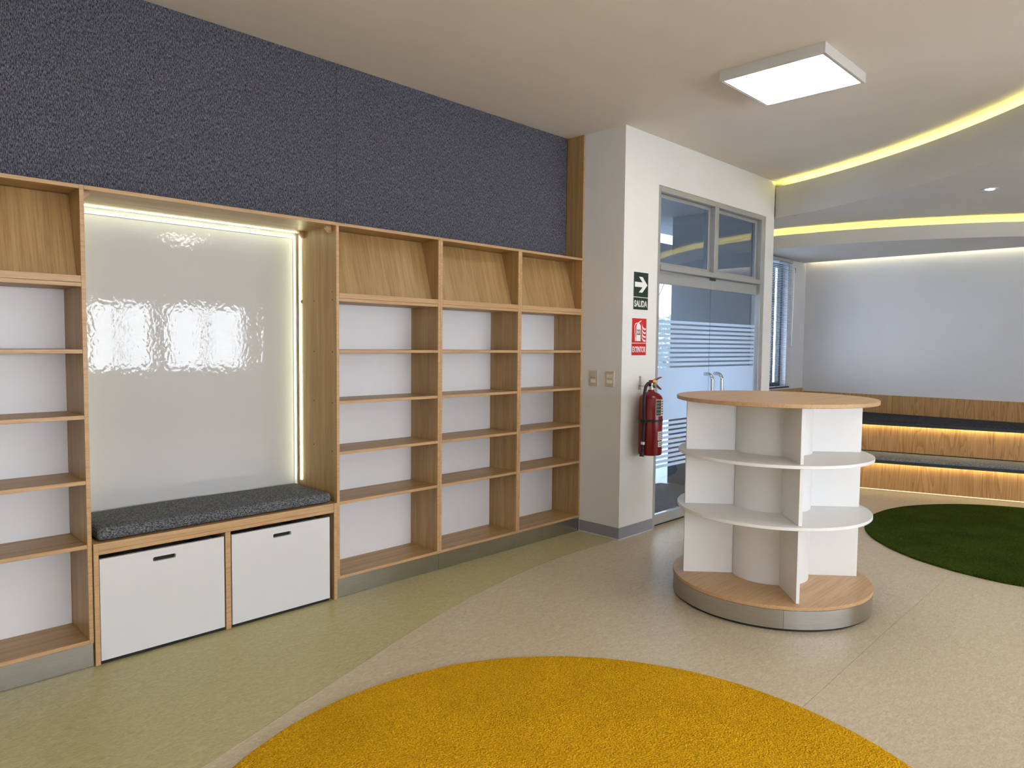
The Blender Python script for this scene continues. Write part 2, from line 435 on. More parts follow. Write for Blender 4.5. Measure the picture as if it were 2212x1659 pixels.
# rear wall with windows, including the three added as fill light
rr = root('wall_rear', (0, RY, 0), kind='structure')
box('sill_wall', 'paint_wall', (XL, XG, RY-.15, RY, 0, RWZ[0]), rr)
box('head_wall', 'paint_wall', (XL, XG, RY-.15, RY, RWZ[1], CZ), rr)
xs = [XL]+[v for w in REARWIN for v in w]+[XG]
for a, b in zip(xs[::2], xs[1::2]): box('window_pier', 'paint_wall', (a, b, RY-.15, RY, RWZ[0], RWZ[1]), rr)
for i, (a, b) in enumerate(REARWIN):
    w = root('window_%d' % (i+2), ((a+b)/2, RY-.1, RWZ[0]), kind='structure')
    z0, z1 = RWZ; y0, y1 = RY-.12, RY-.07
    for bb in ((a, b, y0, y1, z0, z0+.045), (a, b, y0, y1, z1-.045, z1), (a, a+.045, y0, y1, z0+.045, z1-.045), (b-.045, b, y0, y1, z0+.045, z1-.045), ((a+b)/2-.02, (a+b)/2+.02, y0, y1, z0+.045, z1-.045)):
        box('frame_bar', 'aluminium', bb, w)
# baseboards
def baseboard(name, segs):
    b = root(name, segs[0][:2]+(0,), kind='structure')
    return b
bb = root('baseboard_column', (X5O, 0, 0), kind='structure')
T = .004
box('vinyl_strip', 'vinyl_grey', (X5O-T, X5O-.0002, YW-T, -.001, .008, .092), bb)
box('vinyl_strip', 'vinyl_grey', (X5O-.0002, XD0-.004, YW-T, YW-.0002, .008, .092), bb)
box('vinyl_toe', 'vinyl_edge', (X5O-.009, X5O-.0002, YW-.009, -.001, .0003, .008), bb)
box('vinyl_toe', 'vinyl_edge', (X5O-.0002, XD0-.004, YW-.009, YW-.0002, .0003, .008), bb)

# ------------------------------------------------------------------ dropped curved ceilings with light coves
def arc_pts():
    c = Vector((1.597, 1.183)); R = 5.5235; out = []
    a0 = math.asin((-.381-c.y)/R)
    for k in range(41):
        a = a0+(math.radians(-47)-a0)*k/40; out.append((c.x+R*math.cos(a), c.y+R*math.sin(a)))
    tail = [out[-1], (5.16, -3.22), (5.22, -3.62), (5.62, -4.02), (6.4, -4.36), (7.6, -4.6), (XG, -4.66)]
    return out[:-1]+spline([out[-2]]+tail, 5)[5:]
def offset(P, d):
    out = []
    for i, p in enumerate(P):
        a = Vector(P[max(i-1, 0)]); b = Vector(P[min(i+1, len(P)-1)]); t = (b-a).normalized()
        n = Vector((-t.y, t.x)); out.append((p[0]+n.x*d, p[1]+n.y*d))
    return out
A = arc_pts()
t1 = root('ceiling_upper_drop', (7.5, -1.5, 2.753), kind='structure')
o_ = [(x, min(y, YB-.001)) for x, y in A]
MB().ribbon(A, offset(A, .02), 2.753, 3.06).build('fascia', 'paint_drop', t1, True)
poly = offset(A, .02)
poly = [(max(x, XE+.001) if y > -.6 else x, y) for x, y in poly]
poly[-1] = (XG-.001, poly[-1][1])
MB().prism(poly+[(XG-.001, YB-.001), (XE+.001, YB-.001)], 'z', 2.753, 2.775).build('soffit', 'paint_drop', t1)
MB().ribbon(offset(A, .0205), offset(A, .30), 2.985, 3.0).build('cove_shelf', 'paint_drop', t1)
MB().ribbon(offset(A, .30), offset(A, .32), 2.985, CZ-.001).build('cove_back', 'paint_drop', t1)
MB().ribbon(offset(A, .112), offset(A, .124), 3.0005, 3.034).build('led_strip', 'led_yellow', t1)
# lower tier
Bc, BR = Vector((11.69, .02)), 4.13
Bp = []
for k in range(41):
    y = YB-.002+(-3.17-YB)*k/40; Bp.append((Bc.x-math.sqrt(BR**2-(y-Bc.y)**2), y))
t2 = root('ceiling_lower_drop', (8.3, -1.2, 2.55), kind='structure')
MB().ribbon(Bp, offset(Bp, .016), 2.55, 2.69).build('fascia', 'paint_drop', t2, True)
inner = offset(Bp, .016)
MB().prism(inner+[(XG-.062, inner[-1][1]), (XG-.062, YB-.002)], 'z', 2.55, 2.57).build('soffit', 'paint_drop', t2)
MB().ribbon(offset(Bp, .0165), offset(Bp, .17), 2.635, 2.648).build('cove_shelf', 'paint_drop', t2)
MB().ribbon(offset(Bp, .17), offset(Bp, .185), 2.57, 2.752).build('cove_back', 'paint_drop', t2)
MB().ribbon(offset(Bp, .056), offset(Bp, .066), 2.6485, 2.664).build('led_strip', 'led_yellow_low', t2)
box('edge_board', 'paint_drop', (XG-.075, XG-.062, -3.1, YB-.003, 2.5705, 2.68), t2)
box('led_strip', 'led_wash', (XG-.061, XG-.055, -3.1, .16, 2.60, 2.612), t2)

# ------------------------------------------------------------------ outside the door
struct('ground_outside', 'pavement', (3.0, 24.0, -.299, 16.0, -.10, -.012))
e = root('porch_roof', (5.7, .6, 2.4), kind='structure')
box('soffit_slab', 'exterior_soffit', (X5O+.46, 6.694, -.249, 1.36, 2.86, 2.98), e)
box('soffit_slab', 'exterior_soffit', (6.6945, 9.6, .662, 1.36, 2.86, 2.98), e)
box('porch_beam', 'exterior_paint', (4.84, 9.6, .90, 1.05, 2.40, 2.63), e)
struct('wall_porch', 'exterior_paint', (4.70, 4.829, .601, 1.2, 0, 2.85))
struct('wall_porch_cladding', 'exterior_paint', (6.683, 6.6945, -.25, .652, .9305, 2.859))
struct('skirting_porch', 'vinyl_dark', (6.683, 6.6945, -.25, .652, -.011, .93))
tag(box('door_mat', 'mat_outside', (5.02, 6.56, -.24, .66, -.0115, .004), None, .002), 'speckled grey loop door mat lying outside the glass door', 'door mat')

def hedge(x0, x1, y, z1):
    m = MB(); random.seed(3); n = 70
    for k in range(1500):
        p = Vector((random.uniform(x0, x1), y+random.uniform(-.4, .4), random.uniform(0, z1)))
        a = Vector((random.gauss(0, 1), random.gauss(0, 1), random.gauss(0, 1))).normalized()*.12
        b = a.cross(Vector((.3, .2, 1))).normalized()*.06
        v = [m.bm.verts.new(q) for q in (p-a, p+b, p+a, p-b)]; m.bm.faces.new(v)
    return tag(m.build('hedge', 'fence_green'), 'pale tree tops seen far off through the left edge of the glass door', 'hedge', kind='stuff')
hedge(14.6, 17.6, 6.8, 2.25)
MB().tube([(10, 4.07, -.012), (10, 2.83, 2.608), (10, 2.3, 3.72)], .006, 6).build('utility_cable', 'frame_dark')
tag(bpy.data.objects['utility_cable'], 'thin dark guy wire crossing the sky outside the glass door', 'cable')

# ------------------------------------------------------------------ glass double door
d1 = root('door_1', (5.76, YW, 0), kind='structure')
Y0, Y1, YG = YW+.002, YW+.085, YW+.05
fr = lambda n, b, m='aluminium', bev=.002: box(n, m, b, d1, bev)
fr('jamb', (XD0+.0005, XD0+.040, Y0, Y1, 0.0005, DT-.001)); fr('jamb', (XD1-.075, XD1-.0005, Y0, Y1, .0005, DT-.001))
fr('head', (XD0+.0405, XD1-.0755, Y0, Y1, DT-.045, DT-.001))
fr('transom_bar', (XD0+.0405, XD1-.0755, Y0-.012, Y1, 2.085, 2.128))
fr('mullion', (5.725, 5.79, Y0, Y1, 2.1285, DT-.0455))
for a, b in ((XD0+.041, 5.7245), (5.7905, XD1-.076)):
    z0, z1 = 2.129, DT-.046
    pane = MB().box(a+.028, b-.028, YG+.008, YG+.014, z0+.028, z1-.028).build('transom_pane', 'door_glass', d1)
    for q in ((a, b, YG, YG+.022, z0, z0+.0278), (a, b, YG, YG+.022, z1-.0278, z1), (a, a+.0278, YG, YG+.022, z0+.028, z1-.028), (b-.0278, b, YG, YG+.022, z0+.028, z1-.028)):
        box('sash_bar', 'aluminium', q, pane, .001)
fr('closer_block', (5.71, 5.81, YG-.02, YG+.02, 2.062, 2.0845), 'frame_dark')
xm = 5.758
for li, (a, b) in enumerate(((XD0+.045, xm-.004), (xm+.004, XD1-.08))):
    leaf = MB().box(a, b, YG, YG+.010, .098, 1.985).build('door_leaf', 'door_glass', d1)
    box('top_rail', 'aluminium', (a, b, YG-.014, YG+.024, 1.9855, 2.080), leaf, .002)
    box('bottom_rail', 'aluminium', (a, b, YG-.014, YG+.024, .014, .0975), leaf, .002)
    F = YG-.0012
    box('frost_band', 'frost_film', (a, b, F, YG-.0002, .868, 1.300), leaf)
    for k in range(10):
        z = 1.300+.016+k*.0392; box('frost_stripe', 'frost_film', (a, b, F, YG-.0002, z, z+.0235), leaf)
        z = .868-.016-k*.0392; box('frost_stripe', 'frost_film', (a, b, F, YG-.0002, z-.0235, z), leaf)
    hx = xm-.075 if li == 0 else xm+.095
    pts = [(hx, YG-.001, 1.238), (hx, YG-.030, 1.238)]+[(hx, YG-.030-.05*math.sin(t), 1.188+.05*math.cos(t)) for t in (.25, .5, .75, 1., 1.25, PI/2)]
    pts += [(hx, YG-.080, 1.1), (hx, YG-.080, .95), (hx, YG-.080, .82)]+[(hx, YG-.030-.05*math.cos(t), .82-.05*math.sin(t)) for t in (.4, .8, 1.2, PI/2)]+[(hx, YG-.001, .77)]
    MB().tube(pts, .0155, 16).build('pull_handle', 'chrome', leaf, True)
box('threshold_seal', 'rubber_black', (XD0+.045, XD1-.08, YG-.006, YG+.012, .0008, .0135), d1)

# ------------------------------------------------------------------ window and blind
w1 = root('window_1', (7.95, .3, WZ0), kind='structure')
for n, q in (('frame_bar', (WX0, WX1, .29, .34, WZ0, WZ0+.05)), ('frame_bar', (WX0, WX1, .29, .34, WZ1-.05, WZ1)), ('frame_bar', (WX0, WX0+.05, .29, .34, WZ0+.05, WZ1-.05)), ('frame_bar', (WX1-.05, WX1, .29, .34, WZ0+.05, WZ1-.05)),
             ('mullion', (8.36, 8.41, .29, .34, WZ0+.05, WZ1-.05)), ('transom', (WX0+.05, 8.36, .29, .34, 2.03, 2.09)), ('transom', (WX0+.05, 8.36, .29, .34, 1.86, 1.89))):
    box(n, 'frame_dark', q, w1)
box('pane', 'window_glass', (WX0+.05, WX1-.05, .312, .318, WZ0+.05, WZ1-.05), w1)
bl = root('venetian_blind', (7.95, YB-.02, .98), 'light blue horizontal slat blind in the window corner behind the door wall', 'blind')
BX0, BX1 = 7.35, 8.645
box('head_rail', 'aluminium', (BX0, BX1, YB-.045, YB-.012, 2.505, 2.545), bl, .002)
sl = MB().box(-(BX1-BX0)/2, (BX1-BX0)/2, -.0125, .0125, -.0004, .0004).build('slat', 'blind_slat', None)
sl.parent = bl
nsl = 74
for k in range(nsl):
    o = sl if k == 0 else sl.copy()
    if k: COL.objects.link(o); o.parent = bl
    o.location = ((BX0+BX1)/2-7.95, -.009, .035+k*.0203); o.rotation_euler = (math.radians(-10), 0, 0)
box('bottom_rail', 'frame_dark', (BX0, BX1, YB-.04, YB-.018, .985, 1.003), bl, .002)
for x in (7.5, 8.3, 8.56): MB().cyl((x, YB-.028, 1.0), (x, YB-.028, 2.51), .0016, n=6).build('ladder_cord', 'frame_dark', bl)
MB().cyl((8.638, YB-.056, 1.5), (8.66, YB-.056, 2.47), .0035, n=8).build('tilt_wand', 'sign_white', bl)
MB().tube([(8.655, YB-.05, 2.44+0), (8.675, YB-.056, 2.455), (8.69, YB-.056, 2.43), (8.685, YB-.056, 2.40), (8.665, YB-.05, 2.39)], .003, 6).build('cord_loop', 'frame_dark', bl)
struct('trim_1', 'veneer', (WX0-.4, XG-.03, YB-.02, YB-.0005, 0.72, .965))

# ------------------------------------------------------------------ bookcases
TP, TH = 2.159, .018
SH = (1.4395, 1.1465, .8535, .5635)      # shelf tops
def bookcase(x0, x1, label, left_deep=None, right_tall=False, right_deep=None, depth=.287):
    """x0,x1 outer faces of the side panels"""
    r = root('bookcase', ((x0+x1)/2, 0, 0), label, 'bookcase', 'built-in bookcases along the wall')
    B_ = lambda n, m, b, p=r, bv=.0012: box(n, m, b, p, bv)
    zs = .109
    tw = .016 if right_tall else TH
    ld = left_deep or depth; rd = right_deep or depth
    B_('side_panel', 'oak_z', (x0, x0+TH, 0, ld, zs, TP))
    if right_tall:
        B_('side_panel', 'oak_z', (x1-tw, x1-.0006, 0, depth, zs, TP))
        B_('side_panel', 'oak_z', (x1-tw, x1-.0006, 0, .1695, TP+.0005, CZ-.0015))
    else: B_('side_panel', 'oak_z', (x1-tw, x1, 0, rd, zs, TP))
    a, b = x0+TH+.0003, x1-tw-.0003
    B_('top_panel', 'oak_x', (a, b, 0.0005, depth-.006, TP-TH, TP-.0003))
    B_('bottom_panel', 'oak_x', (a, b, 0.0005, depth-.006, zs, zs+TH))
    B_('back_panel', 'white_back', (a, b, depth-.0055, depth, zs, TP-.0005))
    for z in SH: B_('shelf', 'oak_x', (a, b, .0008, depth-.006, z-TH, z))
    # magazine display: ledge board, upstand lip, sloping board
    B_('ledge', 'oak_x', (a, b, .0008, depth-.006, 1.7155, 1.7330))
    B_('lip', 'oak_x', (a, b, -.0005, .016, 1.7338, 1.7640))
    MB().prism([(.055, 1.7335), (.071, 1.7335), (.190, 2.1395), (.174, 2.1395)], 'x', a, b).bevel(.0008).build('display_panel', 'oak_s', r)
    B_('plinth', 'steel_brushed', (x0, x1-.0006, .006, .024, .0005, zs-.0008))
    B_('plinth_back', 'black_gap', (x0+.002, x1-.003, .0245, .05, .0005, zs-.001))
    return r
XN0, XN1 = .9173, 2.1745
b1 = bookcase(.158, XN0, 'oak bookcase cut by the left picture edge, left of the lit seat niche', right_deep=.44)
b2 = bookcase(XN1, 2.9350, 'widest oak bookcase, directly right of the lit seat niche', left_deep=.44)
b3 = bookcase(2.9355, 3.6690, 'middle one of the three oak bookcases right of the niche')
b4 = bookcase(3.6695, X5O, 'narrow-looking oak bookcase with a tall side reaching the ceiling by the column', right_tall=True)
# fittings on the deep side panel of the second bookcase, niche side
for y, z in ((.244, 1.726), (.044, 1.771), (.044, 1.724), (.247, 1.428), (.046, 1.428), (.25, 1.136), (.048, 1.135), (.258, .871), (.05, .853)):
    MB().cyl((XN1-.0008, y, z), (XN1+.0005, y, z), .0045, n=10).build('cam_cap', 'dark_wood', b2)
MB().cyl((XN1-.004, .395, 1.726), (XN1+.0005, .395, 1.726), .010, n=16).build('screw_cap', 'oak_edge', b2)
MB().cyl((XN1-.005, .395, 1.726), (XN1-.0042, .395, 1.726), .005, n=12).build('screw_hole', 'black_gap', b2)

# ------------------------------------------------------------------ seat niche
nc = root('niche_canopy', ((XN0+XN1)/2, .2, TP), 'oak top board with corner blocks spanning the lit niche', 'shelf board')
box('board', 'oak_x', (XN0+.0005, XN1-.0005, .0005, .44, TP-TH, TP-.0003), nc, .001)
def block(x, y, s):
    MB().prism([(x, 2.1405), (x-s*.034, 2.1405), (x-s*.034, 2.130), (x-s*.010, 2.106), (x, 2.106)], 'y', y-.013, y+.013).build('corner_block', 'oak_edge', nc)
block(XN1-.0006, .365, 1); block(XN1-.0006, .062, 1); block(XN0+.0006, .062, -1)
wb = root('wall_board', (1.55, .44, .62), 'glossy white panel at the back of the niche reflecting windows', 'wall panel')
box('panel', 'gloss_white', (XN0+.012, 2.1445, .4425, .452, .50, 2.105), wb)
for q in ((XN0+.012, 2.1605, .438, .4555, 2.1055, 2.119), (2.145, 2.1605, .438, .4555, .50, 2.105), (XN0+.0005, XN0+.0115, .438, .4555, .50, 2.105)):
    box('edge_trim', 'white_melamine', q, wb, .001)
def led(name, label, q, m):
    return tag(box(name, m, q), label, 'light strip', 'LED strips around the glossy panel')
led('led_strip', 'glowing LED strip under the niche top board', (XN0+.004, XN1-.008, .394, .410, 2.1365, 2.1403), 'led_niche')
led('led_strip', 'glowing vertical LED strip on the right side of the niche', (XN1-.0050, XN1-.0012, .396, .412, .64, 2.133), 'led_niche')
led('led_strip', 'vertical LED strip hidden along the left side of the niche', (XN0+.0012, XN0+.005, .396, .412, .64, 2.133), 'led_niche')

# storage bench
sb = root('storage_bench', (1.546, .2, 0), 'low oak bench with two open bays under the niche seat', 'bench')
bx = lambda n, q, m='oak_z': box(n, m, q, sb, .0012)
BL, BRr = .9203, 2.1690
bx('side_panel', (BL, BL+.021, -.010, .43, .001, .5625)); bx('side_panel', (BRr-.021, BRr, -.010, .43, .001, .5625)); bx('divider', (1.520, 1.547, -.008, .43, .001, .5085))
bx('seat_board', (BL+.0213, BRr-.0213, -.009, .43, .5285, .5622), 'oak_x'); bx('front_rail', (BL+.0213, BRr-.0213, -.008, .30, .509, .5280), 'oak_x')
bx('back_panel', (BL+.0213, BRr-.0213, .431, .437, .02, .56), 'black_gap')
def rrect(cx, cz, w, h, r, n=5):
    out = []
    for sx, sz, a0 in ((1, 1, 0), (-1, 1, PI/2), (-1, -1, PI), (1, -1, 3*PI/2)):
        for k in range(n+1):
            a = a0+PI/2*k/n; out.append((cx+sx*(w/2-r)+r*math.cos(a), cz+sz*(h/2-r)+r*math.sin(a)))
    return out
def storage_bin(x0, x1, hx, label):
    r = root('storage_bin', ((x0+x1)/2, .2, .014), label, 'storage bin', 'white pull-out bins under the bench')
    z0, z1 = .018, .4875
    MB().prism([(x0, z0), (x1, z0), (x1, z1), (x0, z1)], 'y', -.006, .012, holes=[rrect(hx, .4405, .104, .021, .007)]).build('front_panel', 'bin_white', r)
    k = .006
    box('side_panel', 'bin_white', (x0+k, x0+k+.015, .0125, .40, z0+.01, z1-.03), r); box('side_panel', 'bin_white', (x1-k-.015, x1-k, .0125, .40, z0+.01, z1-.03), r)
    box('back_panel', 'bin_white', (x0+k, x1-k, .4005, .415, z0+.01, z1-.03), r); box('bottom_panel', 'bin_white', (x0+k+.0155, x1-k-.0155, .0125, .40, z0+.01, z0+.025), r)
    box('shadow_strip', 'black_gap', (x0+.001, x1-.001, .002, .010, .0015, z0-.0005), r)  # black strip standing in for the shadow gap under the bin
    box('slot_shade', 'black_gap', (x0+k+.016, x1-k-.016, .0128, .0135, z0+.03, z1-.032), r)  # black sheet behind the handle slot paints the dark inside the bin
    for x in (x0+.05, x1-.05):
        for y in (.06, .36): MB().cyl((x-.008, y, .015), (x+.008, y, .015), .0142, n=16).build('caster', 'rubber_black', r)
storage_bin(.9443, 1.5135, 1.225, 'larger-looking white pull-out bin on the left under the bench')
storage_bin(1.5535, 2.1215, 1.832, 'white pull-out bin on the right under the bench')
# cushion
m = MB().box(.944, 2.148, .012, .425, .564, .622)
bmesh.ops.bevel(m.bm, geom=m.bm.edges[:], offset=.024, segments=5, affect='EDGES', profile=.55)
bmesh.ops.subdivide_edges(m.bm, edges=[e_ for e_ in m.bm.edges if e_.calc_length() > .3], cuts=10, use_grid_fill=True)
for v in m.bm.verts:
    if v.co.z > .6: v.co.z += .004*math.sin(v.co.x*7+1)*math.sin((v.co.y)*9)
tag(m.build('bench_cushion', 'seat_textile', None, True), 'dark grey woven cushion lying on the oak bench', 'cushion')

# ------------------------------------------------------------------ rugs
def rug(name, cx, cy, rx, ry, th, mat, label, seed, thmax=.018):
    random.seed(seed); m = MB(); n = 220
    ph = [random.uniform(0, 6.28) for _ in range(5)]
    f = lambda a: 1+.0012*math.sin(7*a+ph[0])+.0010*math.sin(13*a+ph[1])+.0007*math.sin(29*a+ph[2])
    prof = [(1.0, .0008), (1.0, .008), (.9985, .013), (.994, .0165), (.985, .018), (.7, .0185), (.35, .0185)]
    rings = []
    for s_, z in prof:
        rings.append([m.bm.verts.new((cx+math.cos(th)*rx*s_*f(a)*math.cos(a)-math.sin(th)*ry*s_*f(a)*math.sin(a), cy+math.sin(th)*rx*s_*f(a)*math.cos(a)+math.cos(th)*ry*s_*f(a)*math.sin(a), z)) for a in [2*PI*i/n for i in range(n)]])
    for A_, B_ in zip(rings, rings[1:]):
        for i in range(n): m.bm.faces.new((A_[i], A_[(i+1) % n], B_[(i+1) % n], B_[i]))
    m.bm.faces.new(rings[0][::-1]); m.bm.faces.new(rings[-1])
    return tag(m.build(name, mat, None, True), label, 'rug')
rug('round_rug', 1.622, -2.292, 1.237, 1.237, 0, 'rug_yellow', 'round mustard yellow pile rug in the foreground', 1)
rug('round_rug', 6.69, -2.66, 1.34, 1.20, .05, 'rug_green', 'round dark green rug in front of the tiered benches', 2)

# ------------------------------------------------------------------ round display unit
DC = (4.051, -1.720)
du = root('display_stand', (DC[0], DC[1], 0), 'round white book display stand with oak top and steel-banded base', 'display stand')
MB().lathe(*DC, [(.542, .0006), (.542, .0145)], 96).build('base_foot', 'rubber_black', du, True)
seam0 = math.radians(-147.5)
for a, b in ((seam0, seam0+2*PI/3), (seam0+2*PI/3, seam0+4*PI/3), (seam0+4*PI/3, seam0+2*PI)):
    MB().lathe(*DC, [(.5445, .015), (.5555, .015), (.5555, .1130), (.5445, .1130), (.5445, .015)], 40, a+.0012, b-.0012).build('plinth_band', 'steel_brushed', du, True)
MB().lathe(*DC, [(.54, .015), (.54, .1130)], 96).build('plinth_core', 'black_gap', du)
def disc(name, mat, R, z0, z1, bv=.002, em=None):
    o = MB().lathe(*DC, [(R-bv, z0), (R, z0+bv), (R, z1-bv), (R-bv, z1)], 112).build(name, mat, du, True)
    return o
def banded(name, R, z0, z1):
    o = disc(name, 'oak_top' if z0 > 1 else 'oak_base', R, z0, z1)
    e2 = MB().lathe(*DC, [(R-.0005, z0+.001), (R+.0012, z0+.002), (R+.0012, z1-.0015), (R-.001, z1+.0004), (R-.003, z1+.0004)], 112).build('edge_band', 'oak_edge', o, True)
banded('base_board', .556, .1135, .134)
RS = .541
disc('shelf_disc', 'white_melamine', RS, .529, .547); disc('shelf_disc', 'white_melamine', RS, .853, .871)
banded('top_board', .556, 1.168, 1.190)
for z0, z1 in ((.1345, .5285), (.5475, .8525), (.8715, 1.1675)):
    MB().lathe(*DC, [(.217, z0), (.217, z1)], 64).build('core_drum', 'white_melamine', du, True)
    for ang in (131.2, 221.2, 311.2, 41.2):
        a = math.radians(ang); c, s_ = math.cos(a), math.sin(a); h = .009
        m = MB().box(.2175, .505, -h, h, z0, z1).bevel(.0012)
        bmesh.ops.transform(m.bm, matrix=Matrix.Translation((DC[0], DC[1], 0)) @ Matrix.Rotation(a, 4, 'Z'), verts=m.bm.verts[:])
        m.build('divider', 'white_melamine', du)

# ------------------------------------------------------------------ tiered bench in the alcove
tb = root('tiered_bench', (8.5, -1.5, 0), 'two-step veneered bench with glowing edges along the grey wall', 'bench')
L0, L1 = Vector((7.861, -.95)), Vector((8.301, -2.302))
U0, U1 = Vector((8.296, -.95)), Vector((8.644, -2.233))
def ln(P, Q, y):
    t = (y-P.y)/(Q.y-P.y); return P.x+(Q.x-P.x)*t
YS, YE = YB-.025, -3.3
def step(P, Q, zb, zt, backline, cush, cm, label, cuts):
    n = Vector((-(Q-P).y, (Q-P).x)).normalized()
    if n.x > 0: n = -n
    off = lambda d, y: (ln(P, Q, y)+n.x*d*1.05, y)
    ys = [YS]+cuts+[YE]
    for a, b in zip(ys, ys[1:]):
        MB().ribbon([off(0, a-.001), off(0, b+.001)], [off(-.018, a-.001), off(-.018, b+.001)], zb+.018, zt-.03).build('riser_panel', 'veneer', tb)
    MB().ribbon([off(.045, YS), off(.045, YE)], [backline(YS), backline(YE)], zt-.03, zt-.0105).build('seat_board', 'frame_dark', tb)
    MB().ribbon([off(.045, YS), off(.045, YE)], [off(.037, YS), off(.037, YE)], zt-.042, zt-.0302).build('nosing', 'frame_dark', tb)
    MB().ribbon([off(.034, YS-.01), off(.034, YE+.01)], [off(.022, YS-.01), off(.022, YE+.01)], zt-.036, zt-.0305).build('led_strip', 'led_bench', tb)
    c = MB().ribbon([off(.050, YS-.004), off(.050, YE+.004)], [backline(YS-.004), backline(YE+.004)], zt-.010, zt+cush)
    bmesh.ops.bevel(c.bm, geom=c.bm.edges[:], offset=.010, segments=2, affect='EDGES', clamp_overlap=True)
    tag(c.build('seat_cushion', cm, None, True), label, 'cushion', 'seat pads of the tiered bench')
step(L0, L1, 0.0, .335, lambda y: (ln(U0, U1, y)-.002, y), .020, 'step_textile', 'light grey speckled seat pad on the lower bench step', [-.75, -1.41, -2.6])
step(U0, U1, .345, .690, lambda y: (XG-.024, y), .020, 'step_textile_dark', 'dark seat pad on the upper bench step', [-.3, -1.98])
MB().ribbon([(ln(L0, L1, YS)+.05, YS), (ln(L0, L1, YE)+.05, YE)], [(ln(L0, L1, YS)+.06, YS), (ln(L0, L1, YE)+.06, YE)], .0008, .010).build('led_strip', 'led_toe', tb)
for a, b in ((YS, -.62), (-.62, -1.7), (-1.7, YE)):
    box('back_panel', 'veneer', (XG-.022, XG-.0008, b+.001, a-.001, .66, .925), tb)

# ------------------------------------------------------------------ wall fittings
def switch(y0, y1, label, up):
    r = root('light_switch', (X5O, (y0+y1)/2, 1.165), label, 'light switch', 'double switches on the column')
    box('plate', 'switch_plate', (X5O-.008, X5O-.0003, y1, y0, 1.166, 1.286), r, .003)
    yc = (y0+y1)/2
    for k, z in enumerate((1.247, 1.205)):
        box('module', 'switch_plate', (X5O-.0095, X5O-.0081, yc-.030, yc+.030, z-.018, z+.018), r, .0006)
        m = MB().box(X5O-.014, X5O-.0096, yc-.024, yc+.024, z-.013, z+.013).bevel(.0015)
        for v in m.bm.verts:
            if v.co.x < X5O-.012: v.co.x += .003*(1 if (v.co.z > z) == up[k] else 0)
        m.build('rocker', 'switch_rocker' if not (k == 0 and up[0]) else 'switch_plate', r)
switch(-.078, -.165, 'double light switch on the column nearer the bookcase', (True, False))
switch(-.234, -.320, 'double light switch nearer the column corner', (False, True))

def poly_part(name, mat, pts, y0, y1, parent): return MB().prism(pts, 'y', y0, y1).build(name, mat, parent)
def sign_board(name, x0, x1, z0, z1, zsplit, bm_, label):
    r = root(name, ((x0+x1)/2, YW, z0), label, 'sign')
    box('board', 'sign_white', (x0-.004, x1+.004, YW-.003, YW-.0003, z0-.004, z1+.004), r)
    box('upper_field', bm_, (x0, x1, YW-.0042, YW-.0031, zsplit+.005, z1), r)
    box('lower_field', bm_, (x0, x1, YW-.0042, YW-.0031, z0, zsplit), r)
    return r
YP0, YP1 = YW-.0050, YW-.0043
x0, x1 = 4.509, 4.701
s1 = sign_board('exit_sign', x0, x1, 1.758, 2.043, 1.850, 'sign_green', 'dark green exit sign with white arrow and the word SALIDA')
ax, az = (x0+x1)/2, 1.949
poly_part('arrow', 'sign_white', [(ax-.082, az-.019), (ax+.018, az-.019), (ax-.030, az-.060), (ax+.018, az-.060), (ax+.084, az), (ax+.018, az+.060), (ax-.030, az+.060), (ax+.018, az+.019), (ax-.082, az+.019)], YP0, YP1, s1)
text_bm('SALIDA', ax, 1.803, YP1, .172, .050, .0007).build('lettering', 'sign_white', s1)
x0, x1 = 4.497, 4.688; cx = (x0+x1)/2
s2 = sign_board('extinguisher_sign', x0, x1, 1.407, 1.691, 1.498, 'sign_red', 'red sign with extinguisher pictogram and the word EXTINTOR')
bx0 = cx-.012
poly_part('pictogram_body', 'sign_white', [(bx0-.027, 1.517), (bx0+.030, 1.517), (bx0+.030, 1.632), (bx0+.022, 1.646), (bx0+.008, 1.652), (bx0-.006, 1.652), (bx0-.020, 1.646), (bx0-.027, 1.632)], YP0, YP1, s2)
poly_part('pictogram_lever', 'sign_white', [(bx0-.006, 1.653), (bx0+.010, 1.653), (bx0+.016, 1.660), (bx0+.040, 1.672), (bx0+.030, 1.675), (bx0+.006, 1.664), (bx0-.008, 1.660)], YP0, YP1, s2)
hose = [(bx0-.008, 1.656), (bx0-.030, 1.657), (bx0-.046, 1.648), (bx0-.053, 1.630), (bx0-.050, 1.590), (bx0-.043, 1.545)]
hose_in = [(bx0-.035, 1.545), (bx0-.043, 1.590), (bx0-.046, 1.628), (bx0-.041, 1.642), (bx0-.028, 1.650), (bx0-.008, 1.650)]
poly_part('pictogram_hose', 'sign_white', hose+hose_in, YP0, YP1, s2)
poly_part('pictogram_hose', 'sign_white', [(bx0-.045, 1.545), (bx0-.033, 1.545), (bx0-.033, 1.517), (bx0-.042, 1.517)], YP0, YP1, s2)
for k in range(4):
    zz = 1.628-.030*k; xr = x1-.010; tip = (x1-.060-.004*(k == 2), zz+.026)
    poly_part('pictogram_flame', 'sign_white', [tip, (x1-.054, zz+.004), (x1-.040, zz-.008), (x1-.024, zz-.013), (xr, zz-.012), (xr, zz-.026), (x1-.030, zz-.026), (x1-.048, zz-.018), (x1-.060, zz-.002)], YP0, YP1, s2)
text_bm('22', bx0+.002, 1.585, YP0-.0001, .044, .042, .0005).build('number', 'sign_ink', s2)
text_bm('EXTINTOR', cx, 1.452, YP1, .174, .046, .0007).build('lettering', 'sign_white', s2)

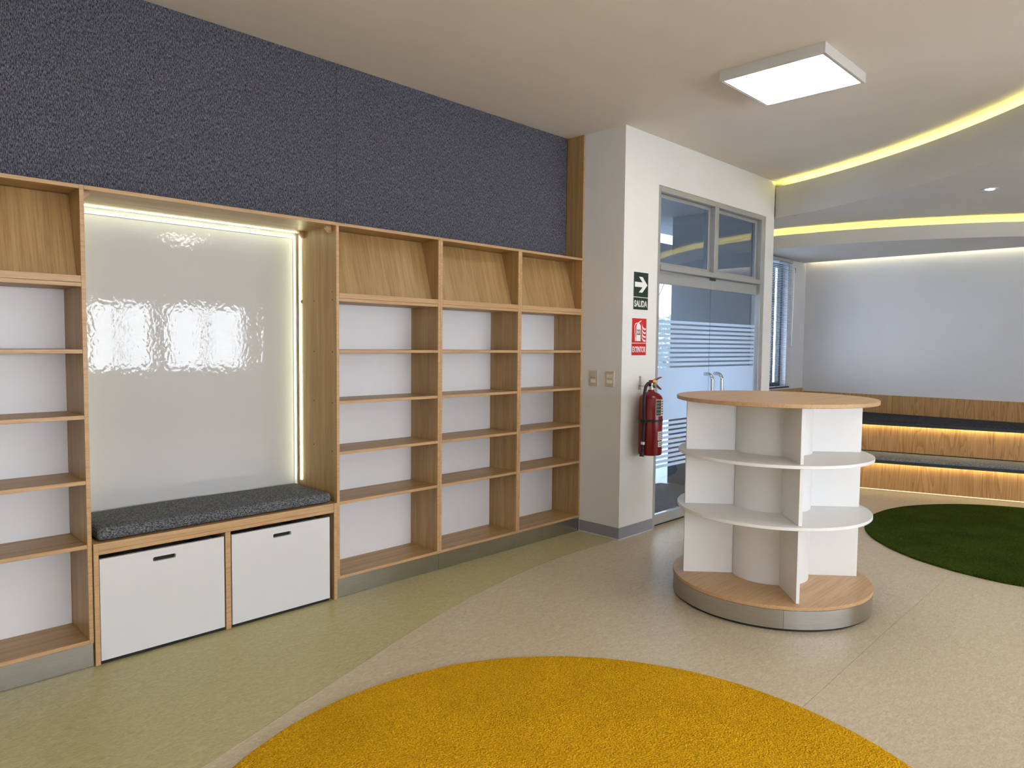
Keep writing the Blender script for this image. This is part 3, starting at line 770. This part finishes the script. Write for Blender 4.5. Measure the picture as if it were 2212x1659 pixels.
# fire extinguisher
ex, ey = 4.615, -.492
fe = root('fire_extinguisher', (ex, ey, .645), 'red fire extinguisher hanging on the white door wall', 'fire extinguisher')
R = .090
MB().lathe(ex, ey, [(R-.016, .645), (R-.003, .650), (R, .664), (R, 1.075), (R-.008, 1.097), (R-.030, 1.117), (R-.058, 1.128), (.026, 1.133), (.024, 1.146), (0.0001, 1.146)], 40).build('cylinder', 'ext_red', fe, True)
MB().lathe(ex, ey, [(.022, 1.1465), (.022, 1.163), (.017, 1.165), (.017, 1.196), (.0001, 1.196)], 20).build('valve', 'chrome', fe, True)
MB().cyl((ex+.01, ey-.016, 1.178), (ex+.014, ey-.032, 1.178), .019, n=20).build('gauge', 'chrome', fe)
box('tamper_tag', 'tag_yellow', (ex-.008, ex+.034, ey-.021, ey-.017, 1.202, 1.222), fe)
def lever(z0, z1, name):
    MB().prism([(ex-.020, z0), (ex+.02, z0+.002), (ex+.130, z1), (ex+.128, z1+.007), (ex+.03, z0+.016), (ex-.020, z0+.014)], 'y', ey-.012, ey+.012).bevel(.002).build(name, 'ext_red', fe)
lever(1.205, 1.236, 'squeeze_lever')
lever(1.190, 1.140, 'carry_handle')
hp = [(ex-.016, ey, 1.182), (ex-.05, ey-.004, 1.196), (ex-.085, ey-.008, 1.175), (ex-.104, ey-.010, 1.13), (ex-.109, ey-.012, 1.05), (ex-.110, ey-.012, .92), (ex-.113, ey-.012, .80), (ex-.122, ey-.012, .68)]
hs = [(p.x, p.y, p.z) for p in [Vector(a).lerp(Vector(b), t) for a, b in zip(hp, hp[1:]) for t in (0, .33, .66)]]+[hp[-1]]
MB().tube(hs, .0125, 12).build('hose', 'rubber_black', fe, True)
MB().tube([(ex-.1225, ey-.012, .679), (ex-.126, ey-.012, .645)], [.014, .018], 12).build('nozzle', 'rubber_black', fe, True)
MB().lathe(ex, ey, [(R+.0004, .905), (R+.003, .905), (R+.003, .922), (R+.0004, .922), (R+.0004, .905)], 40).build('strap', 'rubber_black', fe, True)
box('strap_clip', 'rubber_black', (ex-.128, ex-.088, ey-.03, ey+.008, .898, .926), fe, .003)
MB().cyl((ex-.1155, ey-.012, .755), (ex-.1178, ey-.012, .735), .0150, n=14).build('hose_tag', 'label_white', fe)
def curved(name, mat, a0, a1, z0, z1, rr_):
    MB().lathe(ex, ey, [(rr_, z0), (rr_+.0006, z0), (rr_+.0006, z1), (rr_, z1), (rr_, z0)], 12, math.radians(a0), math.radians(a1)).build(name, mat, fe, True)
curved('instruction_label', 'label_white', -122, -50, .950, 1.075, R+.0003)
curved('instruction_print', 'label_ink', -120, -90, .954, 1.071, R+.0010)
for k in range(6): curved('print_line', 'label_ink', -86, -54, .962+k*.019, .969+k*.019, R+.0010)
for k in range(4): curved('print_line', 'label_white', -117, -93, .972+k*.026, .974+k*.026, R+.0017)
curved('rating_label', 'label_white', -108, -50, .765, .832, R+.0003)
for k in range(4): curved('print_line', 'label_ink', -104, -56, .774+k*.014, .779+k*.014, R+.0010)
curved('rating_label', 'label_white', -106, -50, .715, .757, R+.0003)
for k in range(2): curved('print_line', 'label_ink', -100, -60, .725+k*.014, .731+k*.014, R+.0010)
box('wall_bracket', 'chrome', (ex-.016, ex+.016, YW-.004, YW-.0004, 1.140, 1.245), fe, .001)
MB().tube([(ex, YW-.004, 1.172), (ex, YW-.04, 1.166), (ex, ey+.017, 1.172)], .005, 8).build('wall_bracket', 'chrome', fe, True)

# ------------------------------------------------------------------ ceiling lamps
def panel_lamp(cx, cy, label):
    r = root('ceiling_lamp', (cx, cy, CZ), label, 'ceiling lamp', 'square panel lamps on the ceiling')
    h = .3075; z0, z1 = 3.049, CZ-.0005; t = .010
    for q in ((cx-h, cx+h, cy-h, cy-h+t, z0, z1), (cx-h, cx+h, cy+h-t, cy+h, z0, z1), (cx-h, cx-h+t, cy-h+t, cy+h-t, z0, z1), (cx+h-t, cx+h, cy-h+t, cy+h-t, z0, z1)):
        box('frame_side', 'lamp_frame', q, r, .0008)
    k = h-t-.0005
    MB().prism([(cx-k, cy-k), (cx+k, cy-k), (cx+k, cy+k), (cx-k, cy+k)], 'z', z0+.0015, z0+.004, holes=[[(cx-k+.010, cy-k+.010), (cx+k-.010, cy-k+.010), (cx+k-.010, cy+k-.010), (cx-k+.010, cy+k-.010)]]).build('bezel', 'lamp_frame', r)
    MB().box(cx-k+.009, cx+k-.009, cy-k+.009, cy+k-.009, z0+.0045, z0+.007).build('diffuser', 'lamp_glow', r)
panel_lamp(4.222, -1.696, 'square panel lamp glowing on the ceiling above the round stand')
panel_lamp(4.222, -4.45, 'square ceiling panel lamp to the right behind the camera')
panel_lamp(4.30, -7.0, 'square ceiling panel lamp near the rear windows')
panel_lamp(1.0, -3.1, 'square ceiling panel lamp over the yellow rug above the frame')
panel_lamp(1.0, -5.9, 'square ceiling panel lamp behind the camera')
panel_lamp(-1.6, -1.7, 'square ceiling panel lamp to the left of the camera')
dl = root('downlight', (6.732, -2.217, 2.753), 'small round recessed spot in the dropped ceiling', 'spot lamp')
dx, dy, dz = 6.732, -2.217, 2.753
MB().lathe(dx, dy, [(.050, dz-.0005), (.062, dz-.0005), (.062, dz-.004), (.054, dz-.007), (.033, dz-.003), (.033, dz-.0005), (.050, dz-.0005)], 32).build('ring', 'lamp_frame', dl, True)
MB().lathe(dx, dy, [(.030, dz-.0008), (.030, dz-.0045), (.02, dz-.008), (.0001, dz-.009)], 24).build('lens', 'spot_glow', dl, True)
